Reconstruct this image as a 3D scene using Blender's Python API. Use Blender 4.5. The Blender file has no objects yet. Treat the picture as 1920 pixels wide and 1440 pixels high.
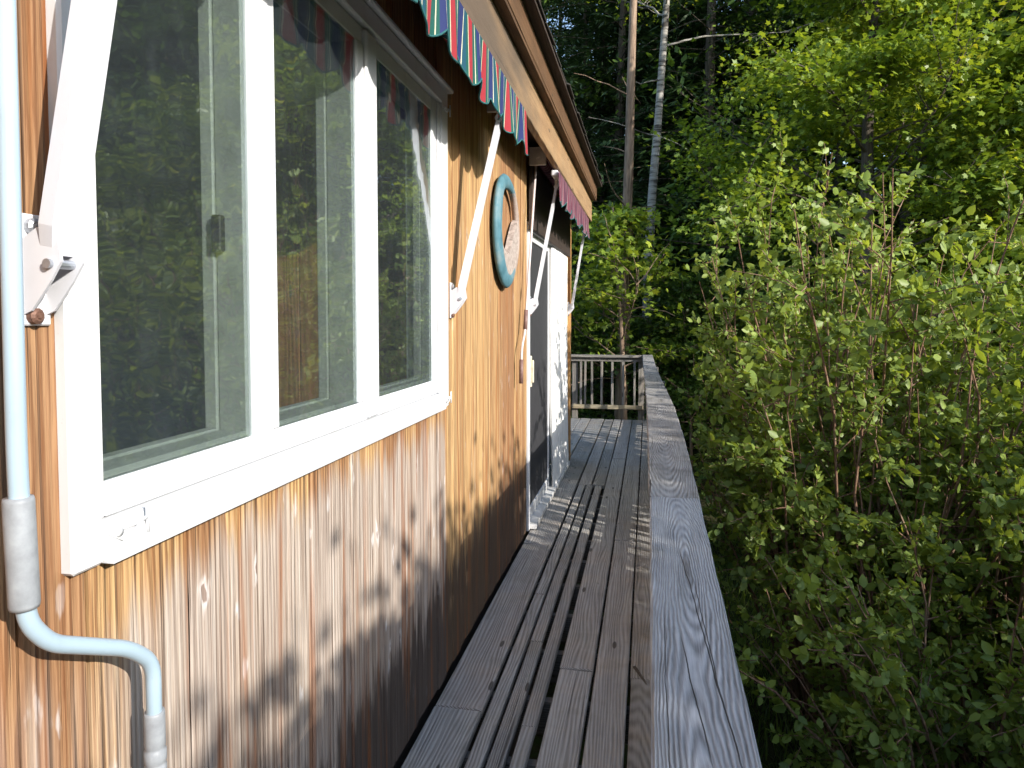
import bpy, math, random
import numpy as np
from mathutils import Vector, Matrix
C = bpy.context.scene
COL = C.collection
rng = np.random.default_rng(7)
random.seed(7)
R = math.radians

# ------------------------------------------------------------------ camera, light, exposure
EYE = 1.53
cam_d = bpy.data.cameras.new('camera'); cam = bpy.data.objects.new('camera', cam_d); COL.objects.link(cam)
cam_d.sensor_fit = 'HORIZONTAL'; cam_d.sensor_width = 36.0; cam_d.lens = 36.0 * 1300 / 1920
cam_d.shift_y = -75 / 1920; cam_d.clip_start = 0.02; cam_d.clip_end = 400
cam.location = (0, 0, EYE); cam.rotation_euler = (R(90 - 2.423), 0, R(11.088))
C.camera = cam
SUN_DIR = Vector((0.775, -0.47, 0.425)).normalized()       # towards the sun
SUN_EL = math.asin(SUN_DIR.z); SUN_AZ = math.atan2(SUN_DIR.x, SUN_DIR.y)
w = bpy.data.worlds.new('World'); C.world = w; w.use_nodes = True
wn = w.node_tree; bg = wn.nodes['Background']; sk = wn.nodes.new('ShaderNodeTexSky')
sk.sky_type = 'NISHITA'; sk.sun_disc = False; sk.sun_elevation = SUN_EL; sk.sun_rotation = SUN_AZ
wn.links.new(sk.outputs[0], bg.inputs[0]); bg.inputs[1].default_value = 0.15
sl = bpy.data.lights.new('sun', 'SUN'); sl.energy = 2.7; sl.angle = R(0.55); sl.color = (1.0, 0.955, 0.88)
so = bpy.data.objects.new('sun', sl); COL.objects.link(so)
so.rotation_euler = SUN_DIR.to_track_quat('Z', 'Y').to_euler()
C.view_settings.view_transform = 'Standard'; C.view_settings.look = 'None'
C.view_settings.gamma = 1.0; C.view_settings.exposure = 1.42; C.view_settings.use_curve_mapping = False
C.cycles.max_bounces = 8; C.cycles.transparent_max_bounces = 12

# ------------------------------------------------------------------ node helpers
class NT:
    def __init__(s, name):
        s.m = bpy.data.materials.new(name); s.m.use_nodes = True; s.t = s.m.node_tree
        s.b = s.t.nodes['Principled BSDF']; s.out = s.t.nodes['Material Output']
    def n(s, typ, ins=None, **props):
        nd = s.t.nodes.new('ShaderNode' + typ)
        for k, v in props.items(): setattr(nd, k, v)
        for k, v in (ins or {}).items(): s.set(nd.inputs[k], v)
        return nd
    def set(s, sock, v):
        if hasattr(v, 'outputs'): v = v.outputs[0]
        if isinstance(v, bpy.types.NodeSocket): s.t.links.new(v, sock)
        else: sock.default_value = v
    def math(s, op, a, b=None, c=None, clamp=False):
        nd = s.n('Math', operation=op, use_clamp=clamp)
        for i, v in enumerate((a, b, c)):
            if v is not None: s.set(nd.inputs[i], v)
        return nd.outputs[0]
    def vec(s, op, a, b=None):
        nd = s.n('VectorMath', operation=op); s.set(nd.inputs[0], a)
        if b is not None: s.set(nd.inputs[1], b)
        return nd.outputs[0]
    def mix(s, f, a, b, mode='MIX'):
        nd = s.n('MixRGB', blend_type=mode); s.set(nd.inputs[0], f); s.set(nd.inputs[1], a); s.set(nd.inputs[2], b)
        return nd.outputs[0]
    def noise(s, v, scale=5, detail=3, rough=.5, dist=0):
        return s.n('TexNoise', {'Vector': v, 'Scale': scale, 'Detail': detail, 'Roughness': rough, 'Distortion': dist}).outputs[0]
    def ramp(s, f, stops, interp='LINEAR'):
        nd = s.n('ValToRGB'); cr = nd.color_ramp; cr.interpolation = interp
        cr.elements.remove(cr.elements[1])
        for i, (p, c) in enumerate(stops):
            e = cr.elements[0] if i == 0 else cr.elements.new(p)
            e.position = p; e.color = c if len(c) == 4 else (*c, 1)
        s.set(nd.inputs[0], f); return nd.outputs[0]
    def rng(s, f, a, b, c=0., d=1.):
        return s.n('MapRange', {0: f, 1: a, 2: b, 3: c, 4: d}, interpolation_type='SMOOTHSTEP').outputs[0]
    def bump(s, h, strength=.3, dist=.002):
        nd = s.n('Bump', {'Height': h, 'Strength': strength, 'Distance': dist}); s.set(s.b.inputs['Normal'], nd.outputs[0])
    def base(s, c, rough=.7, spec=.3):
        s.set(s.b.inputs['Base Color'], c); s.set(s.b.inputs['Roughness'], rough); s.set(s.b.inputs['Specular IOR Level'], spec)
        return s.m

def wood_coords(N, axis):
    """object coordinates with a random offset per object; returns (raw, stretched along the axis, random)"""
    tc = N.n('TexCoord').outputs['Object']; ri = N.n('ObjectInfo').outputs['Random']
    off = N.n('CombineXYZ', {0: N.math('MULTIPLY', ri, 3.7), 1: N.math('MULTIPLY', ri, 13.1), 2: N.math('MULTIPLY', ri, 7.9)}).outputs[0]
    v = N.vec('ADD', tc, off)
    st = [1, 1, 1]; st[axis] = .07
    return tc, v, N.vec('MULTIPLY', v, tuple(st)), ri

def mat_siding():
    N = NT('weathered_siding'); tc, v, sv, ri = wood_coords(N, 2)
    pos = N.n('NewGeometry').outputs['Position']; sp = N.n('SeparateXYZ', {0: pos}); Y, Z = sp.outputs[1], sp.outputs[2]
    # growth rings: long nested ellipses, read as thin dark late-wood lines
    wob = N.vec('SUBTRACT', N.n('TexNoise', {'Vector': N.vec('MULTIPLY', v, (3, 10, 1.6)), 'Scale': 1.0, 'Detail': 3.0}).outputs[1], (.5, .5, .5))
    warp = N.vec('ADD', sv, N.vec('MULTIPLY', wob, (0, .055, .05)))
    ring = N.n('TexWave', {'Vector': warp, 'Scale': 21.0, 'Distortion': 3.2, 'Detail': 4.0, 'Detail Scale': 2.2, 'Detail Roughness': .6}, wave_type='RINGS', rings_direction='SPHERICAL').outputs[1]
    fine = N.noise(N.vec('MULTIPLY', v, (90, 170, 2.0)), 1.0, 5, .68)
    mid = N.noise(N.vec('MULTIPLY', v, (10, 34, .8)), 1.0, 4, .6)
    broad = N.noise(N.vec('MULTIPLY', pos, (1, 17, .35)), 1.0, 3, .55)
    big = N.noise(N.vec('MULTIPLY', pos, (1, 5.5, .8)), 1.0, 4, .6)
    late = N.math('MULTIPLY', N.rng(ring, .55, .98), N.rng(mid, .30, .62))
    ambr = N.mix(N.rng(fine, .34, .62), (.18, .08, .036, 1), (.37, .21, .105, 1))
    hon = N.mix(N.rng(fine, .34, .62), (.34, .19, .08, 1), (.57, .375, .175, 1))
    col = N.mix(N.rng(N.math('ADD', N.math('MULTIPLY', ri, .60), N.math('ADD', N.math('MULTIPLY', broad, .60), N.math('MULTIPLY', mid, .35))), .56, .92), ambr, hon)
    col = N.mix(N.math('MULTIPLY', late, .72), col, (.13, .05, .02, 1))
    # bleached, lifted-grain areas under the window and low on the wall
    grey = N.ramp(N.math('ADD', N.math('MULTIPLY', fine, .75), N.math('MULTIPLY', mid, .25)), [(.30, (.085, .065, .055)), (.42, (.25, .195, .16)), (.55, (.45, .385, .33)), (.72, (.60, .555, .52))])
    m1 = N.math('MULTIPLY', N.math('ADD', .55, N.math('MULTIPLY', N.rng(Y, .75, 1.1), .45)), N.rng(Y, 2.9, 2.62)); m1 = N.math('MULTIPLY', m1, N.rng(Z, 1.25, .95))
    m2 = N.math('ADD', N.math('MULTIPLY', N.rng(Z, 1.6, .6), .24), .06)
    m3 = N.math('MAXIMUM', m1, m2)
    bl = N.rng(N.math('ADD', N.math('MULTIPLY', m3, .50), N.math('ADD', N.math('MULTIPLY', broad, .78), N.math('MULTIPLY', mid, .22))), .68, .95)
    col = N.mix(N.math('MULTIPLY', bl, .88), col, grey)
    # pale knots with tails
    kn = N.noise(N.vec('MULTIPLY', v, (20, 70, 14)), 1., 3)
    def spots(sy, sz, r0, r1, keep):
        vo = N.n('TexVoronoi', {'Vector': N.vec('MULTIPLY', v, (0, sy, sz)), 'Scale': 1.0, 'Randomness': 1.0}, feature='F1')
        rnd_ = N.n('SeparateXYZ', {0: vo.outputs['Color']}).outputs[0]
        d_ = N.math('ADD', vo.outputs['Distance'], N.math('MULTIPLY', N.math('SUBTRACT', kn, .35), .55))
        return N.math('MULTIPLY', N.rng(d_, r0, r1), N.math('LESS_THAN', rnd_, keep)), d_, N.math('LESS_THAN', rnd_, keep)
    k1, d1, on1 = spots(9.5, 4.6, .27, .13, .55)
    col = N.mix(N.math('MULTIPLY', k1, N.math('ADD', .25, N.math('MULTIPLY', m3, .62))), col, (.62, .57, .54, 1))
    k2, d2, on2 = spots(15, 6.5, .26, .15, .28)
    col = N.mix(N.math('MULTIPLY', k2, N.math('ADD', .1, N.math('MULTIPLY', m3, .6))), col, (.66, .63, .61, 1))
    col = N.mix(N.math('MULTIPLY', N.math('MULTIPLY', N.rng(d1, .135, .11), on1), .75), col, (.15, .08, .045, 1))
    # dark vertical checks and streaks
    chk = N.rng(N.noise(N.vec('MULTIPLY', v, (30, 120, 1.0)), 1.0, 3, .6), .57, .65)
    col = N.mix(N.math('MULTIPLY', chk, .70), col, (.085, .05, .032, 1))
    # mildew climbing from the deck
    st = N.noise(N.vec('MULTIPLY', pos, (1, 30, 2.2)), 1.0, 5, .65)
    low = N.math('ADD', N.rng(Z, .85, .02), N.math('MULTIPLY', N.math('MULTIPLY', N.rng(Y, 2.0, 3.6), N.rng(Z, 1.2, .2)), .34))
    mil = N.rng(N.math('ADD', N.math('MULTIPLY', low, .78), st), .90, 1.08)
    col = N.mix(N.math('MULTIPLY', mil, .86), col, (.055, .038, .03, 1))
    rust = N.math('MULTIPLY', N.rng(N.noise(N.vec('MULTIPLY', pos, (1, 24, .9)), 1.0, 3), .53, .66), .62)
    col = N.mix(rust, col, (.27, .095, .028, 1))
    h = N.math('ADD', N.math('MULTIPLY', fine, .8), N.math('SUBTRACT', N.math('MULTIPLY', ring, .5), N.math('MULTIPLY', chk, .9)))
    N.bump(h, .8, .003)
    return N.base(col, .72, .25)

def mat_plank(name, c0, c1, c2, axis=1, ringscale=15.0, warm=0.0, bumpd=.003, moss=0.0, contrast=1.0):
    N = NT(name); tc, v, sv, ri = wood_coords(N, axis)
    st = [7, 7, 7]; st[axis] = .8
    warp = N.vec('ADD', sv, N.vec('MULTIPLY', N.vec('SUBTRACT', N.n('TexNoise', {'Vector': N.vec('MULTIPLY', v, tuple(st)), 'Scale': 1.0, 'Detail': 2.0}).outputs[1], (.5, .5, .5)), (.05, .05, .05)))
    ring = N.n('TexWave', {'Vector': warp, 'Scale': ringscale*3.6, 'Distortion': .9, 'Detail': 2.0, 'Detail Scale': 2.0}, wave_type='RINGS', rings_direction='SPHERICAL').outputs[1]
    f = [170, 170, 170]; f[axis] = 4
    fine = N.noise(N.vec('MULTIPLY', v, tuple(f)), 1.0, 5, .65)
    g = [26, 26, 26]; g[axis] = 1.2
    mid = N.noise(N.vec('MULTIPLY', v, tuple(g)), 1.0, 4, .6)
    patch = N.noise(N.vec('MULTIPLY', v, (5, 5, 5)), 1.0, 4, .6)
    t = N.math('ADD', N.math('MULTIPLY', ring, .26 * contrast), N.math('ADD', N.math('MULTIPLY', fine, .46), N.math('MULTIPLY', mid, .36)))
    col = N.ramp(t, [(.25, c2), (.52, c1), (.85, c0)])
    stn = N.noise(N.n('NewGeometry').outputs['Position'], 3.1, 5, .65); br = N.math('ADD', .30, N.math('ADD', N.math('MULTIPLY', ri, .42), N.math('ADD', N.math('MULTIPLY', patch, .55), N.math('MULTIPLY', stn, .45))))
    col = N.mix(1.0, col, N.n('CombineXYZ', {0: br, 1: br, 2: br}).outputs[0], 'MULTIPLY')
    col = N.mix(N.math('MULTIPLY', N.rng(stn, .45, .65), .35), col, N.mix(1.0, col, (1.0, .83, .66, 1), 'MULTIPLY'))
    if warm: col = N.mix(N.math('MULTIPLY', N.rng(ri, .72, .9), warm), col, (.30, .19, .13, 1))
    vs = [9, 9, 9]; vs[axis] = 2.4
    vo = N.n('TexVoronoi', {'Vector': N.vec('MULTIPLY', v, tuple(vs)), 'Scale': 1.0}, feature='F1').outputs['Distance']
    col = N.mix(N.math('MULTIPLY', N.rng(vo, .10, .07), .8), col, (.035, .028, .022, 1))
    ck = [130, 130, 130]; ck[axis] = .7
    chk = N.rng(N.noise(N.vec('MULTIPLY', v, tuple(ck)), 1.0, 2, .5), .68, .72)
    col = N.mix(N.math('MULTIPLY', chk, .8), col, (.03, .027, .025, 1))
    if moss: col = N.mix(N.math('MULTIPLY', N.rng(patch, .5, .66), moss), col, (.07, .075, .035, 1))
    N.bump(N.math('SUBTRACT', N.math('ADD', N.math('MULTIPLY', ring, .8), fine), N.math('MULTIPLY', chk, 1.4)), .6, bumpd)
    return N.base(col, .66, .35)

def mat_paint(name, col, dirt=(.35, .33, .28), amt=.3, rough=.42, metal=0.0, bump=.06):
    N = NT(name); pos = N.n('NewGeometry').outputs['Position']
    a = N.noise(N.vec('MULTIPLY', pos, (14, 14, 6)), 1.0, 6, .65); b = N.noise(pos, 160, 3)
    sp = N.rng(b, .68, .75)
    c = N.mix(N.math('MULTIPLY', N.rng(a, .48, .78), amt), (*col, 1), (*dirt, 1))
    c = N.mix(N.math('MULTIPLY', sp, amt * .8), c, (*dirt, 1))
    N.b.inputs['Metallic'].default_value = metal
    N.bump(N.noise(pos, 60, 4), bump, .001)
    return N.base(c, rough, .45)

def mat_plain(name, col, rough=.6, metal=0., var=.25, scale=30, spec=.4):
    N = NT(name); tc = N.n('TexCoord').outputs['Object']
    a = N.noise(tc, scale, 5, .6)
    d = tuple(x * (1 - var) for x in col); u = tuple(min(1, x * (1 + var)) for x in col)
    N.b.inputs['Metallic'].default_value = metal
    N.bump(a, .15, .002)
    return N.base(N.ramp(a, [(.3, d), (.7, u)]), rough, spec)

def mat_glass(name, tint=(.80, .84, .83)):
    N = NT(name); pos = N.n('NewGeometry').outputs['Position']
    nz = N.noise(N.vec('MULTIPLY', pos, (1, 3, 3)), 2.4, 2); bp = N.n('Bump', {'Height': nz, 'Strength': .05, 'Distance': .02}).outputs[0]
    bf = N.n('NewGeometry').outputs['Backfacing']; fr = N.n('Fresnel', {'IOR': N.math('SUBTRACT', 1.52, N.math('MULTIPLY', bf, .862))}); fr2 = N.math('MULTIPLY', fr.outputs[0], 1.95, clamp=True)
    tr = N.n('BsdfTransparent', {0: (*tint, 1)}); gl = N.n('BsdfGlossy', {'Color': (.92, .95, .97, 1), 'Roughness': .012, 'Normal': bp})
    mx = N.n('MixShader', {0: fr2, 1: tr, 2: gl})
    du = N.n('BsdfDiffuse', {0: (.46, .52, .56, 1)})
    dust = N.math('ADD', .022, N.math('MULTIPLY', N.rng(N.noise(N.vec('MULTIPLY', pos, (30, 30, 18)), 1.0, 6), .4, .85), .014))
    mx2 = N.n('MixShader', {0: dust, 1: mx, 2: du})
    N.t.links.new(mx2.outputs[0], N.out.inputs[0]); N.t.nodes.remove(N.b); return N.m

def mat_screen(name):
    N = NT(name); tc = N.n('TexCoord').outputs['Object']
    tr = N.n('BsdfTransparent', {0: (.75, .75, .78, 1)}); df = N.n('BsdfPrincipled', {'Base Color': (.05, .05, .055, 1), 'Roughness': .6})
    mx = N.n('MixShader', {0: N.math('ADD', .62, N.math('MULTIPLY', N.noise(tc, 12, 3), .15)), 1: tr, 2: df})
    N.t.links.new(mx.outputs[0], N.out.inputs[0]); N.t.nodes.remove(N.b); return N.m

def mat_leaf(name, stops, trans=.38, tcol=(1.5, 1.5, .5), rough=.42):
    N = NT(name); at = N.n('Attribute', attribute_name='rnd').outputs['Fac']
    oi = N.n('ObjectInfo').outputs['Random']
    pos = N.n('TexCoord').outputs['Object']
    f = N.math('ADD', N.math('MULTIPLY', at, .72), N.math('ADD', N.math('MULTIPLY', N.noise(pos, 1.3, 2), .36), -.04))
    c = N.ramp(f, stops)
    N.base(c, rough, .35)
    tl = N.n('BsdfTranslucent', {0: N.mix(1.0, c, (*tcol, 1), 'MULTIPLY')})
    mx = N.n('MixShader', {0: trans, 1: N.b.outputs[0], 2: tl})
    N.t.links.new(mx.outputs[0], N.out.inputs[0]); return N.m

def mat_bark(name, a, b, c, birch=False):
    N = NT(name); v = N.n('TexCoord').outputs['Object']
    if birch:
        n1 = N.noise(N.vec('MULTIPLY', v, (3, 3, 26)), 1.0, 4, .6); n2 = N.noise(N.vec('MULTIPLY', v, (1.5, 1.5, 3)), 1.0, 3)
        col = N.ramp(n1, [(.36, a), (.47, b), (.7, c)]); col = N.mix(N.rng(n2, .58, .66), col, (*a, 1))
        N.bump(n1, .4, .01)
    else:
        n1 = N.noise(N.vec('MULTIPLY', v, (28, 28, 3)), 1.0, 6, .65, .6); n2 = N.noise(v, 2.2, 4)
        col = N.ramp(N.math('ADD', N.math('MULTIPLY', n1, .7), N.math('MULTIPLY', n2, .3)), [(.3, a), (.5, b), (.72, c)])
        N.bump(n1, .9, .02)
    return N.base(col, .85, .2)

SIDING = mat_siding()
DECKW = mat_plank('weathered_deck_wood', (.50, .485, .46), (.33, .315, .295), (.13, .12, .108), warm=.2, moss=.2, contrast=.8)
def mat_cap(name='grey_rail_wood', tone=(1, 1, 1), cracks=True):
    N = NT(name); tc = N.n('TexCoord').outputs['Object']; ri = N.n('ObjectInfo').outputs['Random']
    # flat-sawn board: nested arches round two hearts, fine late-wood ridges
    nz = N.vec('SUBTRACT', N.n('TexNoise', {'Vector': N.vec('MULTIPLY', tc, (9, 1.7, 9)), 'Scale': 1.0, 'Detail': 3.0}).outputs[1], (.5, .5, .5))
    nz2 = N.vec('SUBTRACT', N.n('TexNoise', {'Vector': N.vec('MULTIPLY', tc, (55, 9, 40)), 'Scale': 1.0, 'Detail': 4.0}).outputs[1], (.5, .5, .5))
    p = N.vec('ADD', N.vec('ADD', tc, N.vec('MULTIPLY', nz, (.034, .0, .0))), N.vec('MULTIPLY', nz2, (.010, 0, 0)))
    def length(v):
        nd = N.n('VectorMath', {0: v}, operation='LENGTH'); return nd.outputs['Value']
    e1 = length(N.vec('MULTIPLY', N.vec('SUBTRACT', p, (.095, .42, 0)), (1, .075, 0)))
    e2 = length(N.vec('MULTIPLY', N.vec('SUBTRACT', p, (.075, -.62, 0)), (1, .06, 0)))
    d = N.math('SMOOTH_MIN', e1, e2, .03)
    ph = N.math('MULTIPLY', d, 1180.0)
    fine = N.noise(N.vec('MULTIPLY', p, (210, 5, 60)), 1.0, 5, .7); patch = N.noise(N.vec('MULTIPLY', tc, (14, 4, 14)), 1.0, 4, .6)
    ring = N.math('ADD', .5, N.math('MULTIPLY', .5, N.math('SINE', N.math('ADD', ph, N.math('MULTIPLY', patch, 4.0)))))
    amp = N.rng(N.noise(N.vec('MULTIPLY', tc, (30, 2.2, 30)), 1.0, 3), .3, .7, .06, .32)
    t = N.math('ADD', N.math('MULTIPLY', N.math('SUBTRACT', ring, .5), amp), N.math('ADD', N.math('MULTIPLY', fine, .62), N.math('MULTIPLY', patch, .40)))
    c = N.ramp(t, [(.26, (.11, .11, .112)), (.46, (.29, .29, .295)), (.72, (.50, .50, .505))])
    ck = N.noise(N.vec('MULTIPLY', p, (75, .55, 40)), 1.0, 2, .5); chk = N.math('MULTIPLY', N.rng(ck, .665, .70), N.rng(patch, .40, .5))
    c = N.mix(N.math('MULTIPLY', chk, .9), c, (.025, .024, .024, 1))
    kn = N.rng(e1, .012, .005); c = N.mix(N.math('MULTIPLY', kn, .5), c, (.10, .09, .085, 1))
    st = N.noise(tc, 3.2, 4, .6); c = N.mix(N.math('MULTIPLY', N.rng(st, .52, .72), .55), c, (.12, .11, .10, 1))
    if cracks:
        sx = N.n('SeparateXYZ', {0: tc}); cxo, cyo = sx.outputs[0], sx.outputs[1]; jg = N.math('MULTIPLY', N.math('SUBTRACT', N.noise(N.vec('MULTIPLY', tc, (1, 5, 1)), 1.0, 5, .55), .5), .014)
        for x0, y0_, x1, y1_, w_ in CRACKS:
            k = (x1-x0)/(y1_-y0_); dx = N.math('ABSOLUTE', N.math('SUBTRACT', N.math('SUBTRACT', cxo, N.math('MULTIPLY', cyo, k)), N.math('ADD', jg, x0-k*y0_)))
            tp = N.math('MULTIPLY', N.rng(cyo, y0_, y0_+.15), N.rng(cyo, y1_, y1_-.15)); m_ = N.rng(dx, w_, w_*.35); m_ = N.math('MULTIPLY', m_, tp)
            c = N.mix(N.math('MULTIPLY', m_, .95), c, (.018, .017, .017, 1)); chk = N.math('MAXIMUM', chk, m_)
    c = N.mix(1.0, c, (*tone, 1), 'MULTIPLY')
    N.bump(N.math('SUBTRACT', N.math('ADD', ring, N.math('MULTIPLY', fine, .8)), N.math('MULTIPLY', chk, 2.0)), .75, .0022)
    return N.base(c, .6, .4)
CRACKS = ((.128, -.40, .078, .60, .0016), (.090, -.36, .060, .12, .0014), (.118, -.22, .100, .40, .0012), (.030, -.5, .036, .25, .0009))
CAPW = mat_cap(); CAPD = mat_cap('brown_grey_rail_wood', (.84, .80, .75), False)
RAILX = mat_plank('grey_rail_cross_wood', (.30, .28, .25), (.19, .175, .155), (.10, .09, .078), axis=0)
RAILZ = mat_plank('grey_baluster_wood', (.31, .29, .26), (.2, .185, .165), (.10, .09, .078), axis=2, moss=.2)
JOISTW = mat_plank('dark_joist_wood', (.17, .15, .13), (.12, .105, .09), (.06, .05, .04), axis=0)
FASCW = mat_plank('raw_fascia_wood', (.50, .35, .20), (.37, .24, .13), (.17, .10, .05), bumpd=.002)
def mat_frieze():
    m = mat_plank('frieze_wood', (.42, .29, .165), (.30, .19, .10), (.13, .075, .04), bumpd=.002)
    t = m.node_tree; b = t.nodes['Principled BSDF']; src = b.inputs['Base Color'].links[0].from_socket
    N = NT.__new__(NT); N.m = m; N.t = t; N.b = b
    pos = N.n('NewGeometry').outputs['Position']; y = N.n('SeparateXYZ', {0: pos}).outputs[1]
    f = N.rng(N.math('ADD', y, N.math('MULTIPLY', N.noise(N.vec('MULTIPLY', pos, (3, 2, 9)), 1.0, 4), 2.6)), 5.6, 3.9)  # near end dark, far end bright: shade and sun painted over weathering
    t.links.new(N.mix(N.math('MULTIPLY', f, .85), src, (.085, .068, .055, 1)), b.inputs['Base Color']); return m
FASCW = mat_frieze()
FASCG = mat_plank('grey_brown_fascia_wood', (.26, .20, .15), (.19, .14, .10), (.10, .07, .05), bumpd=.002)
FASC2 = mat_plank('aged_fascia_wood', (.19, .11, .055), (.115, .06, .03), (.04, .024, .014))
CORNW = mat_plank('corner_board_wood', (.50, .33, .13), (.36, .19, .07), (.16, .075, .03), axis=2)
HEADW = mat_plank('dark_header_wood', (.075, .055, .045), (.05, .036, .03), (.03, .022, .018))
ROOMW = mat_plank('varnished_room_boards', (.44, .21, .07), (.33, .145, .042), (.17, .07, .022), axis=2)
WHITE = mat_paint('white_window_paint', (.63, .635, .645), amt=.34)
JAMB = mat_paint('dusty_window_track', (.42, .43, .40), dirt=(.17, .18, .15), amt=.6, rough=.5)
ARMW = mat_paint('white_arm_enamel', (.62, .62, .65), amt=.12, rough=.35)
ALU = mat_paint('dull_aluminium', (.66, .65, .63), dirt=(.25, .23, .20), amt=.7, rough=.42, metal=.1)
ZINC = mat_paint('zinc_screw', (.45, .48, .52), dirt=(.24, .2, .2), amt=.6, rough=.35, metal=.7)
RUSTY = mat_plain('rusty_bolt', (.16, .085, .06), .6, .3, .4, 200)
TUBE = mat_paint('pale_blue_crank_enamel', (.34, .44, .51), dirt=(.22, .26, .28), amt=.3, rough=.33)
GRIP = mat_plain('grey_plastic_grip', (.27, .285, .30), .5, 0, .18, 40)
GRIPB = mat_plain('brown_plastic_grip', (.17, .10, .085), .5, 0, .2, 40)
RODB = mat_paint('pinkish_rod_enamel', (.60, .52, .50), amt=.3)
GLASS = mat_glass('window_glass'); SCREEN = mat_screen('door_screen_mesh')
CURT = mat_plain('white_curtain', (.80, .79, .76), .85, 0, .06, 6, .1)
SLATE = mat_plain('slate_blue_room_wall', (.17, .21, .245), .85, 0, .2, 3, .1)
DARKI = mat_plain('dim_room_plaster', (.36, .40, .43), .85, 0, .2, 3, .1)
def mat_ring():
    N = NT('faded_blue_paint'); tc = N.n('TexCoord').outputs['Object']; y = N.n('SeparateXYZ', {0: tc}).outputs[1]
    a = N.noise(tc, 9, 5, .65); b = N.noise(tc, 40, 4, .6)
    c = N.ramp(a, [(.3, (.045, .12, .15)), (.5, (.085, .19, .23)), (.75, (.20, .26, .265))])
    worn = N.rng(N.math('ADD', y, N.math('MULTIPLY', N.math('SUBTRACT', b, .5), .35)), .10, .20)
    c = N.mix(worn, c, N.mix(b, (.20, .13, .10, 1), (.45, .38, .33, 1)))
    N.bump(b, .5, .004); return N.base(c, .6, .3)
BLUEP = mat_ring()
CRUST = mat_plain('weathered_pinkish_plaster', (.34, .285, .25), .9, 0, .45, 34, .15)
SHING = mat_plain('asphalt_shingle', (.055, .05, .045), .9, 0, .5, 120, .2)
DARKH = mat_plain('dark_metal_housing', (.035, .03, .03), .5, .2, .3, 20)

def mat_stripes():
    N = NT('striped_canvas'); tc = N.n('TexCoord').outputs['Object']; y = N.n('SeparateXYZ', {0: tc}).outputs[1]
    ph = N.math('FRACT', N.math('ADD', N.math('DIVIDE', y, .215), 20.5))
    G = (.010, .095, .075); RD = (.34, .03, .04); CR = (.62, .60, .42); NV = (.022, .035, .13); TL = (.012, .075, .115)
    c = N.ramp(ph, [(0, NV), (.10, CR), (.125, TL), (.24, G), (.33, CR), (.36, RD), (.61, G), (.73, CR), (.755, G), (.83, NV)], 'CONSTANT')
    wv = N.noise(N.vec('MULTIPLY', tc, (600, 600, 600)), 1.0, 2); c = N.mix(.25, c, N.mix(1.0, c, wv, 'MULTIPLY'))
    fade = N.noise(tc, 4, 3); c = N.mix(N.math('MULTIPLY', fade, .06), c, (.30, .27, .28, 1))
    N.bump(wv, .2, .001)
    N.base(c, .85, .15)
    tl = N.n('BsdfTranslucent', {0: c}); mx = N.n('MixShader', {0: .06, 1: N.b.outputs[0], 2: tl})
    N.t.links.new(mx.outputs[0], N.out.inputs[0]); return N.m
STRIPE = mat_stripes()
def mat_stripes_faded():
    N = NT('sun_faded_striped_canvas'); tc = N.n('TexCoord').outputs['Object']; y = N.n('SeparateXYZ', {0: tc}).outputs[1]
    ph = N.math('FRACT', N.math('ADD', N.math('DIVIDE', y, .215), 20.5))
    G = (.10, .05, .07); RD = (.15, .04, .06); CR = (.30, .22, .22); NV = (.055, .025, .045)
    c = N.ramp(ph, [(0, NV), (.10, CR), (.14, RD), (.3, G), (.395, CR), (.44, RD), (.575, G), (.70, CR), (.755, RD), (.83, NV)], 'CONSTANT')
    N.base(N.mix(.35, c, (.12, .05, .065, 1)), .85, .15); return N.m
STRIPE2 = mat_stripes_faded()

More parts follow.
